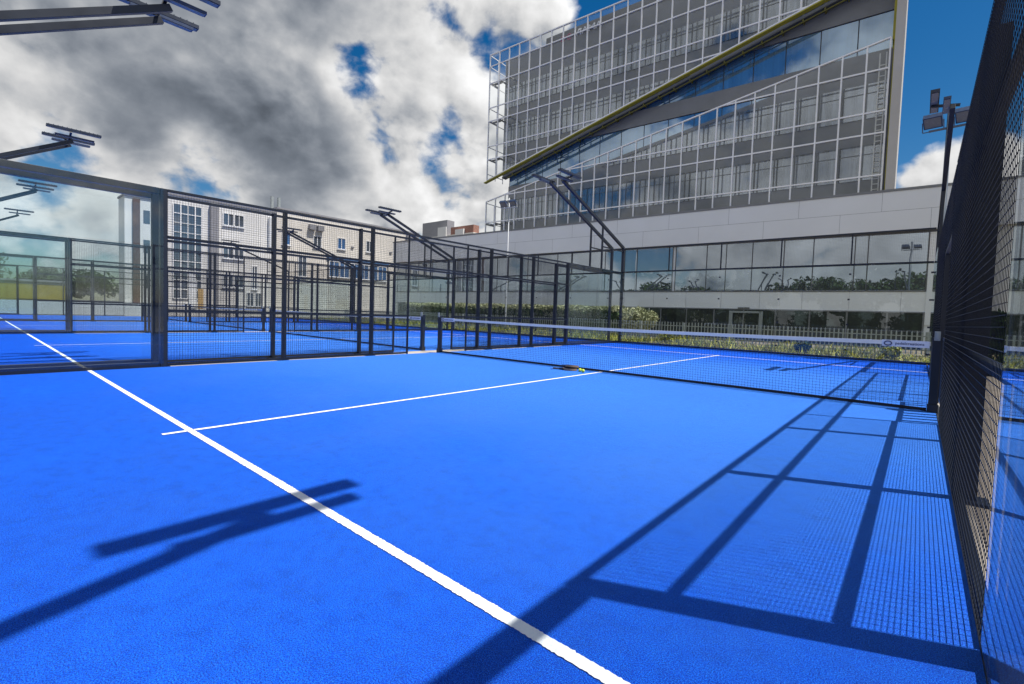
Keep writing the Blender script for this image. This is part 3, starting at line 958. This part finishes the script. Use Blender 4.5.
# ------------------------------------------------------------------ lamp posts with two box heads
def lamp_post(loc, h, m, label, r0=.09, ang=0):
    root = empty('lamp_post', loc, ang)
    MB().tube([(0, 0, -.02), (0, 0, 1.0), (0, 0, h)], [r0, r0*.9, r0*.62], 12).build('pole', m, root, smooth=True)
    MB().tube([(0, 0, 0), (0, 0, .02), (0, 0, .12)], [r0*2, r0*2, r0*1.1], 12).build('base_flange', m, root)
    MB().bar((-.46, 0, h-.62), (.46, 0, h-.62), .06, .05).build('crossbar', m, root)
    for s in (-1, 1):
        hd = MB()
        c = np.array((s*.36, -.1, h-.36)); t = -math.radians(35)
        ax = np.array((1, 0, 0)); ay = np.array((0, math.cos(t), math.sin(t))); az = np.cross(ax, ay)
        def cube(c, sx, sy, sz, b):
            V = [c+ax*i*sx+ay*j*sy+az*k*sz for k in (-1, 1) for j in (-1, 1) for i in (-1, 1)]
            b.add(V, [(0,2,3,1),(4,5,7,6),(0,1,5,4),(1,3,7,5),(3,2,6,7),(2,0,4,6)])
        cube(c, .22, .20, .08, hd)
        for k in range(5): cube(c+ax*(-.2+.1*k)+az*.095, .012, .18, .022, hd)
        L_ = hd.build('lamp_head', M['lampbody'], root)
        ln = MB(); cube(c-az*.086, .19, .17, .004, ln); ln.build('lens', M['lens'], L_)
        yk = MB()
        for q in (-.285, .285): yk.bar((s*.36+q*.86, 0, h-.62), c+ax*q*.86, .02, .05)
        yk.bar((s*.36-.245, 0, h-.63), (s*.36+.245, 0, h-.63), .03, .02)
        yk.build('yoke', m, root)
    tag(root, label, 'lamp post')
    return root
lamp_post((5.115, 20.75, -.1), 7.75, M['pole'], 'tall dark lamp post with two box floodlights beside the right edge of the office block', .095, math.radians(-8))
lamp_post((-15.7, 24.5, -.1), 8.55, M['polewhite'], 'slim white lamp post with two box floodlights before the podium\'s left end', .05, math.radians(10))

# ------------------------------------------------------------------ old buildings behind the courts at left (facade plane x = -46, facing +x)
OB = empty('white_apartment_block', (-46, 17.5, -.3))
tag(OB, 'white rendered block with tall stairwell glazing and grouped windows', 'building')
def fb(y0, y1, z0, z1, x0, x1, name, m, root=OB, oy=17.5):
    return MB().box((x0, y0-oy, z0+ZO), (x1, y1-oy, z1+ZO)).build(name, m, root)
fb(13.0, 22.6, -.3, 10.45, -9, 0, 'wall', M['whitewall'])
fb(12.9, 22.7, 10.453, 10.6, -9.1, .12, 'roof', M['greyroof'])
fb(16.75, 17.4, -.2, 10.3, .002, .35, 'shade_and_drain_strip', M['greyroof'])  # grey strip painting the shade of the recess beside the stairwell
st = MB()
st.box((.004, 13.95-17.5, 1.4+ZO), (.03, 16.1-17.5, 9.75+ZO))
st.build('stairwell_glazing', M['old_glass'], OB)
sm = MB()
for y in (13.95, 14.5, 15.05, 15.6, 16.1): sm.box((.032, y-17.5-.04, 1.4+ZO), (.09, y-17.5+.04, 9.75+ZO))
for z in np.arange(1.4, 9.8, .84): sm.box((.034, 13.95-17.5, z+ZO-.035), (.085, 16.1-17.5, z+ZO+.035))
sm.build('stairwell_frame', M['white_frame'], OB)
def old_win(y0, y1, z0, z1, root, oy, m='old_glass', nm='window', x=.0):
    w_ = MB().box((x+.003, y0-oy, z0+ZO), (x+.02, y1-oy, z1+ZO)).build(nm, M[m], root)
    f = MB()
    for a, b, c, d in ((y0-.06, y0, z0-.06, z1+.06), (y1, y1+.06, z0-.06, z1+.06), (y0, y1, z0-.06, z0), (y0, y1, z1, z1+.06)):
        f.box((x+.004, a-oy, c+ZO), (x+.07, b-oy, d+ZO))
    f.box((x+.022, (y0+y1)/2-.03-oy, z0+ZO), (x+.05, (y0+y1)/2+.03-oy, z1+ZO))
    f.build('frame', M['white_frame'], w_)
    MB().box((x+.004, y0-.1-oy, z0-.14+ZO), (x+.14, y1+.1-oy, z0-.063+ZO)).build('sill', M['fascia'], w_)
for z0, z1 in ((8.55, 9.6), (5.45, 6.45), (2.7, 3.7)):
    old_win(17.9, 18.7, z0, z1, OB, 17.5); old_win(18.85, 19.6, z0, z1, OB, 17.5)
old_win(20.0, 20.55, .95, 2.2, OB, 17.5); old_win(20.75, 21.25, .95, 2.2, OB, 17.5)
old_win(20.45, 20.85, 2.65, 4.85, OB, 17.5)
fb(21.9, 22.4, 6.9, 9.9, .003, .25, 'shade_and_drain_strip', M['fascia'])
ch = MB()
for y in (23.05, 23.75): ch.tube([(-2, y-17.5, 10.3+ZO), (-2, y-17.5, 12.5+ZO)], .17, 10)
ch.build('chimney', M['galv'], OB)
# end block further left
EB = empty('tall_white_annex', (-46, 11.6, -.3))
tag(EB, 'narrow white annex with a dark brown strip, seen through the left glass panel', 'building')
MB().box((-2.5, -.95, 0), (-.2, 1.0, 10.1)).build('wall', M['whitewall'], EB)
MB().box((-.198, -.42, .5), (-.05, .05, 9.95)).build('brown_strip', M['brown'], EB)
MB().box((-2.6, -1.02, 10.103), (-.1, 1.05, 10.25)).build('roof', M['greyroof'], EB)
for z in (2.5, 5.5, 8.0):
    w_ = MB().box((-.197, .3, z), (-.18, .75, z+1.1)).build('window', M['old_glass'], EB)
# cream building
CB = empty('cream_building', (-46, 31, -.3))
tag(CB, 'cream rendered building with small blue windows and one long blue window band', 'building')
def cb(y0, y1, z0, z1, x0, x1, name, m): return fb(y0, y1, z0, z1, x0, x1, name, m, CB, 31)
cb(22.75, 40.5, -.3, 10.95, -10, .0, 'wall', M['cream'])
cb(22.72, 40.6, 10.953, 11.12, -10.1, .15, 'roof', M['greyroof'])
for (y0, y1, z0, z1, m) in ((23.3, 24.05, 7.45, 8.5, 'bluewin'), (25.0, 25.8, 4.3, 6.3, 'old_glass'), (29.4, 30.25, 7.75, 8.9, 'bluewin'),
                            (33.0, 33.8, 7.85, 9.05, 'old_glass'), (37.3, 38.2, 8.1, 9.5, 'old_glass'), (26.6, 27.4, 7.6, 8.7, 'old_glass')):
    old_win(y0, y1, z0, z1, CB, 31, m)
for a in np.arange(28.4, 35.8, 1.25):
    old_win(a+.05, a+1.12, 4.55, 6.2, CB, 31, 'bluewin', 'band_window')
cb(28.1, 36.1, 6.32, 6.75, .003, .10, 'band_head', M['bluewin'])
ac = MB()
for y in (26.0, 26.9): ac.box((.006, y-31, 9.35+ZO), (.4, y+.7-31, 9.9+ZO))
ac.build('air_conditioner', M['greyroof'], CB)
cb(38.6, 40.4, 5.0, 10.6, .003, .4, 'end_pier', M['greyroof'])
vent = MB()
for y in (31.0, 36.2): vent.box((.005, y-31, 8.0+ZO), (.12, y+.35-31, 8.2+ZO))
vent.build('vent', M['greyroof'], CB)
# buildings in the far background behind the roof line
FB = empty('brick_gable_house', (-64, 61, -.3))
tag(FB, 'distant pale building with grey box roof and red brick top, above the cream building', 'building')
MB().box((-8.4, 0, 0), (7.0, 2.4, 15.6)).build('wall', M['cream'], FB)
MB().box((-8.0, .4, 15.605), (-.6, 2.2, 18.6)).build('roof', M['greyroof'], FB)
MB().box((.7, .2, 15.604), (6.8, 1.6, 17.0)).build('brick_parapet', M['brick'], FB)
MB().box((-2.6, -.2, 15.0), (-.2, -.02, 17.2)).build('chimney', M['whitewall'], FB)
MB().box((2.4, -.25, 15.0), (4.6, .15, 16.4)).build('chimney', M['whitewall'], FB)

# yellow-banded depot, trees and bits far at left
YB = empty('yellow_depot', (-78, 5.0, -.3))
tag(YB, 'low depot with a broad yellow band, far beyond the left glass panel', 'building')
MB().box((-8, -14, 0), (0, 5.6, 3.3)).build('wall', M['greywall'], YB)
MB().box((.003, -13.9, .95), (.12, 5.5, 2.95)).build('yellow_band', M['ybus'], YB)
MB().box((-8.2, -14.2, 3.303), (.3, 5.8, 3.5)).build('roof', M['greyroof'], YB)
for k in range(5):
    MB().box((.004, -12.5+3.6*k, .05), (.05, -10.6+3.6*k, .90)).build('window', M['old_glass'], YB)
for k, (x, y, h, r, lab) in enumerate([(-96, 3, 7.2, 4.2, 'rounded dark tree rising behind the yellow depot'),
        (-84, 13.5, 5.2, 3.0, 'dark tree right of the yellow depot, seen through the glass'),
        (-92, 10.2, 5.6, 2.8, 'small tree between the yellow depot and the next tree on its right'),
        (-70, 18.5, 3.8, 2.2, 'low bushy tree at the foot of the narrow white annex')]):
    make_tree((x, y, -.3), h, r, lab, 1800, .26, group='distant trees at left')
bt = make_tree((-2, -13, -.3), 7.6, 4.2, 'leafy tree beyond the near end of the court, mirrored in the podium windows', 2600, .30, group='trees mirrored in the podium glass')
for k, (x, y, sc_) in enumerate([(4.0, -13, .95), (9.5, -14, 1.1), (-8, -14.5, .9), (-13.5, -13.5, .75), (-20, -15, .85), (-27, -14, .95), (15.5, -13.5, 1.0), (-34, -15, .8), (21, -14, 1.1)]):
    t_ = copy_tree(bt); t_.location = (x, y, -.3); t_.rotation_euler = (0, 0, 1.3*k+.6); t_.scale = (sc_, sc_, sc_)
bb = make_tree((1, -11.6, -.3), 2.7, 1.7, 'low bush under the trees beyond the near end, mirrored in the podium glass', 1100, .2, cat='bush', group='bushes mirrored in the podium glass')
for k, x in enumerate((-3, 4.5, 8, 11.5, -7, -11, -15.5, -19, 15, 19)):
    t_ = copy_tree(bb); t_.location = (x, -11.6-.5*(k % 3), -.3); t_.rotation_euler = (0, 0, 1.7*k); t_.scale = (1, 1, .85+.1*(k % 3))
# banner flag and board by the white block
bf = empty('white_banner', (-44.3, 14.7, -.3))
MB().tube([(0, 0, 0), (0, 0, 4.1)], [.05, .03], 8).build('pole', M['polewhite'], bf)
MB().prism([(.03, .5), (.55, .8), (.62, 3.3), (.3, 4.0), (.03, 4.05)], -.012, .012).build('flag', M['podwhite'], bf)
bf.rotation_euler = (0, 0, PI/2)
tag(bf, 'upright white banner flag in front of the stairwell glazing', 'banner')
bo = empty('advert_board', (-43.5, 15.75, -.3))
MB().box((-.05, -.6, .85), (.0, .65, 2.6)).build('panel', M['cream'], bo)
MB().box((.003, -.6, .85), (.03, -.2, 2.6)).build('orange_strip', M['orange'], bo)
for y in (-.5, .55): MB().box((-.05, y-.04, 0), (-.003, y+.04, .845)).build('leg', M['greyroof'], bo)
tag(bo, 'cream board with an orange edge standing before the white block', 'board')
# parked low wall / planters as a dim strip behind the last court
pw = MB().box((-46, 2, -.3), (-45.7, 13.0, .85)).build('low_wall', M['fascia'])
tag(pw, 'low grey wall beyond the last court, left of the white annex', 'wall')

# ------------------------------------------------------------------ camera
def cam_axes(yaw, pitch, roll):
    cy, sy, cp, sp = math.cos(yaw), math.sin(yaw), math.cos(pitch), math.sin(pitch)
    f = Vector((-sy*cp, cy*cp, sp)); r = Vector((cy, sy, 0)); u = r.cross(f)
    c, s = math.cos(roll), math.sin(roll)
    return c*r+s*u, -s*r+c*u, f
r, u, f = cam_axes(.70063, -.04465, .03366)
cd = bpy.data.cameras.new('camera')
cam = bpy.data.objects.new('camera', cd); COL.objects.link(cam)
cam.matrix_world = Matrix(((r.x, u.x, -f.x, 4.7791), (r.y, u.y, -f.y, 1.7796), (r.z, u.z, -f.z, 1.1140), (0, 0, 0, 1)))
cd.sensor_width = 36; cd.lens = 472.537/1024*36
cd.shift_x = -8.60/1024; cd.shift_y = -7.64/1024
cd.clip_start = .02; cd.clip_end = 3000
S.camera = cam

# ------------------------------------------------------------------ sun and sky
sdir = Vector((1.30, .585, 3.0)).normalized()
elev = math.asin(sdir.z); azim = math.atan2(sdir.x, sdir.y)
sl = bpy.data.lights.new('sun', 'SUN'); sl.energy = 5.0; sl.angle = math.radians(.53); sl.color = (1, .955, .89)
so = bpy.data.objects.new('sun', sl); COL.objects.link(so)
so.rotation_euler = sdir.to_track_quat('Z', 'Y').to_euler()
so.location = (0, 0, 40)

W = bpy.data.worlds.new('World'); S.world = W; W.use_nodes = True
nt = W.node_tree; N = nt.nodes; L = nt.links
bg = N['Background']
STR = .088
bg.inputs['Strength'].default_value = STR
sky = N.new('ShaderNodeTexSky'); sky.sky_type = 'NISHITA'; sky.sun_disc = False
sky.sun_elevation = elev; sky.sun_rotation = azim
sky.altitude = 0; sky.air_density = 1.0; sky.dust_density = .5; sky.ozone_density = 3.0
tc = N.new('ShaderNodeTexCoord')
D = tc.outputs['Generated']
def math_(op, a, b=None, c=None, clampv=False):
    n = N.new('ShaderNodeMath'); n.operation = op; n.use_clamp = clampv
    for i, v in enumerate((a, b, c)):
        if v is None: continue
        if isinstance(v, (int, float)): n.inputs[i].default_value = v
        else: L.new(v, n.inputs[i])
    return n.outputs[0]
def smooth(v, lo, hi):
    n = N.new('ShaderNodeMapRange'); n.interpolation_type = 'SMOOTHSTEP'
    n.inputs['From Min'].default_value = lo; n.inputs['From Max'].default_value = hi
    L.new(v, n.inputs['Value']); return n.outputs['Result']
def blob(d, rad, wt):
    dt = N.new('ShaderNodeVectorMath'); dt.operation = 'DOT_PRODUCT'
    L.new(D, dt.inputs[0]); dt.inputs[1].default_value = Vector(d).normalized()
    return math_('MULTIPLY', smooth(dt.outputs['Value'], math.cos(math.radians(rad)), math.cos(math.radians(rad*.25))), wt)
def pix(X, Y):   # bearing of a place in the sky
    return f + (X-520.6)/472.5*r - (Y-334.36)/472.5*u
sep = N.new('ShaderNodeSeparateXYZ'); L.new(D, sep.inputs[0])
cm = N.new('ShaderNodeMapping'); cm.inputs['Scale'].default_value = (1, 1, 1.3); L.new(D, cm.inputs['Vector'])
wn = N.new('ShaderNodeTexNoise'); wn.inputs['Scale'].default_value = 5.0; wn.inputs['Detail'].default_value = 4
L.new(cm.outputs[0], wn.inputs['Vector'])
wv = N.new('ShaderNodeVectorMath'); wv.operation = 'MULTIPLY_ADD'
wv.inputs[1].default_value = (.055, .055, .055); L.new(wn.outputs['Color'], wv.inputs[0]); L.new(cm.outputs[0], wv.inputs[2])
cvec = wv.outputs[0]
def at(off):
    mp = N.new('ShaderNodeMapping'); mp.inputs['Location'].default_value = off
    L.new(cvec, mp.inputs['Vector']); return mp.outputs[0]
def cnoise(scale, detail, rough, off=(0, 0, 0)):
    n = N.new('ShaderNodeTexNoise'); n.inputs['Scale'].default_value = scale; n.inputs['Detail'].default_value = detail
    n.inputs['Roughness'].default_value = rough
    L.new(at(off), n.inputs['Vector']); return n.outputs['Fac']
def billow(scale, detail, off=(0, 0, 0)):
    v = N.new('ShaderNodeTexVoronoi'); v.feature = 'F1'; v.inputs['Scale'].default_value = scale
    v.inputs['Detail'].default_value = detail; v.inputs['Roughness'].default_value = .55
    v.normalize = True
    L.new(at(off), v.inputs['Vector'])
    return math_('SUBTRACT', 1.0, v.outputs['Distance'])
SO = (.022, .010, .045)
def puff(off):
    a = billow(6.6, 3, off); b = cnoise(4.6, 8, .58, off)
    return math_('ADD', math_('MULTIPLY', a, .55), math_('MULTIPLY', b, .55))
n1 = puff((0, 0, 0)); n1s = puff(SO)
n2 = cnoise(1.3, 3, .5, (5, 2, 1))
dens = math_('ADD', math_('MULTIPLY', n1, 1.05), math_('MULTIPLY', n2, .30))
for (X, Y, rad, wt) in ((960, 20, 26, -.30), (860, 60, 10, -.10), (412, 84, 13, -.15), (440, 5, 9, .10), (350, 76, 4, -.03), (215, 172, 6, -.08), (345, 75, 4, -.06), (612, -8, 6, -.15), (70, 225, 11, -.13), (70, 172, 4, -.05), (215, 150, 5, -.05),
                        (940, 202, 8, .24), (1010, 190, 8, .16), (120, 60, 34, .17), (300, 60, 22, .10), (470, 170, 14, .12), (300, 170, 9, .09), (520, 60, 10, .10), (120, 190, 7, .06)):
    dens = math_('ADD', dens, blob(pix(X, Y), rad, wt))
zen = N.new('ShaderNodeMath'); zen.operation = 'MULTIPLY'; zen.inputs[1].default_value = -.22
L.new(smooth(sep.outputs['Z'], .72, .98), zen.inputs[0]); dens = math_('ADD', dens, zen.outputs[0]); bk = N.new('ShaderNodeVectorMath'); bk.operation = 'DOT_PRODUCT'; L.new(D, bk.inputs[0]); bk.inputs[1].default_value = Vector((-.1, -.85, .5)).normalized()
dens = math_('ADD', dens, math_('MULTIPLY', smooth(bk.outputs['Value'], .4, .95), .09))
mask = smooth(dens, .815, .90)
relief = math_('MULTIPLY', math_('SUBTRACT', n1, n1s), 3.6)
dark = None
for (X, Y, rad, wt) in ((150, 0, 29, 1.15), (330, 0, 18, .62), (30, 105, 12, .38), (235, 85, 16, .42), (375, 120, 8, .15), (470, 50, 8, .15)):
    b_ = blob(pix(X, Y), rad, wt); dark = b_ if dark is None else math_('ADD', dark, b_)
n3 = cnoise(2.1, 5, .5, (9, 4, 0))
inner = smooth(dens, .88, 1.12)
t_ = math_('MULTIPLY', math_('MULTIPLY', dark, 1.0, None, True), math_('ADD', .25, math_('MULTIPLY', smooth(n3, .34, .62), .75)))
t_ = math_('MULTIPLY', t_, math_('ADD', .25, math_('MULTIPLY', inner, .75)))
base_ = math_('SUBTRACT', .90, math_('MULTIPLY', inner, .22))
lum = math_('ADD', math_('MULTIPLY', base_, math_('SUBTRACT', 1.0, t_)), math_('MULTIPLY', t_, .30))
lum = math_('MULTIPLY', lum, math_('ADD', relief, 1.0))
lum = math_('MINIMUM', math_('MAXIMUM', lum, .10), 1.15)
cr = N.new('ShaderNodeMixRGB'); cr.inputs[1].default_value = (.60, .70, .86, 1); cr.inputs[2].default_value = (1.0, 1.0, 1.0, 1)
L.new(smooth(lum, .15, .85), cr.inputs['Fac'])
sc = N.new('ShaderNodeVectorMath'); sc.operation = 'SCALE'
L.new(cr.outputs['Color'], sc.inputs[0])
L.new(math_('MULTIPLY', lum, .69/STR), sc.inputs['Scale'])
hs = N.new('ShaderNodeHueSaturation'); hs.inputs['Saturation'].default_value = 1.45; hs.inputs['Value'].default_value = .78
L.new(sky.outputs[0], hs.inputs['Color'])
mx = N.new('ShaderNodeMixRGB')
L.new(mask, mx.inputs['Fac']); L.new(hs.outputs['Color'], mx.inputs[1]); L.new(sc.outputs['Vector'], mx.inputs[2])
L.new(mx.outputs['Color'], bg.inputs['Color'])

# ------------------------------------------------------------------ render settings
S.view_settings.view_transform = 'Standard'; S.view_settings.look = 'None'
S.view_settings.exposure = .36; S.view_settings.gamma = 1; S.view_settings.use_curve_mapping = False
S.render.engine = 'CYCLES'
S.cycles.transparent_max_bounces = 40
S.cycles.max_bounces = 10; S.cycles.glossy_bounces = 5
S.cycles.caustics_reflective = False
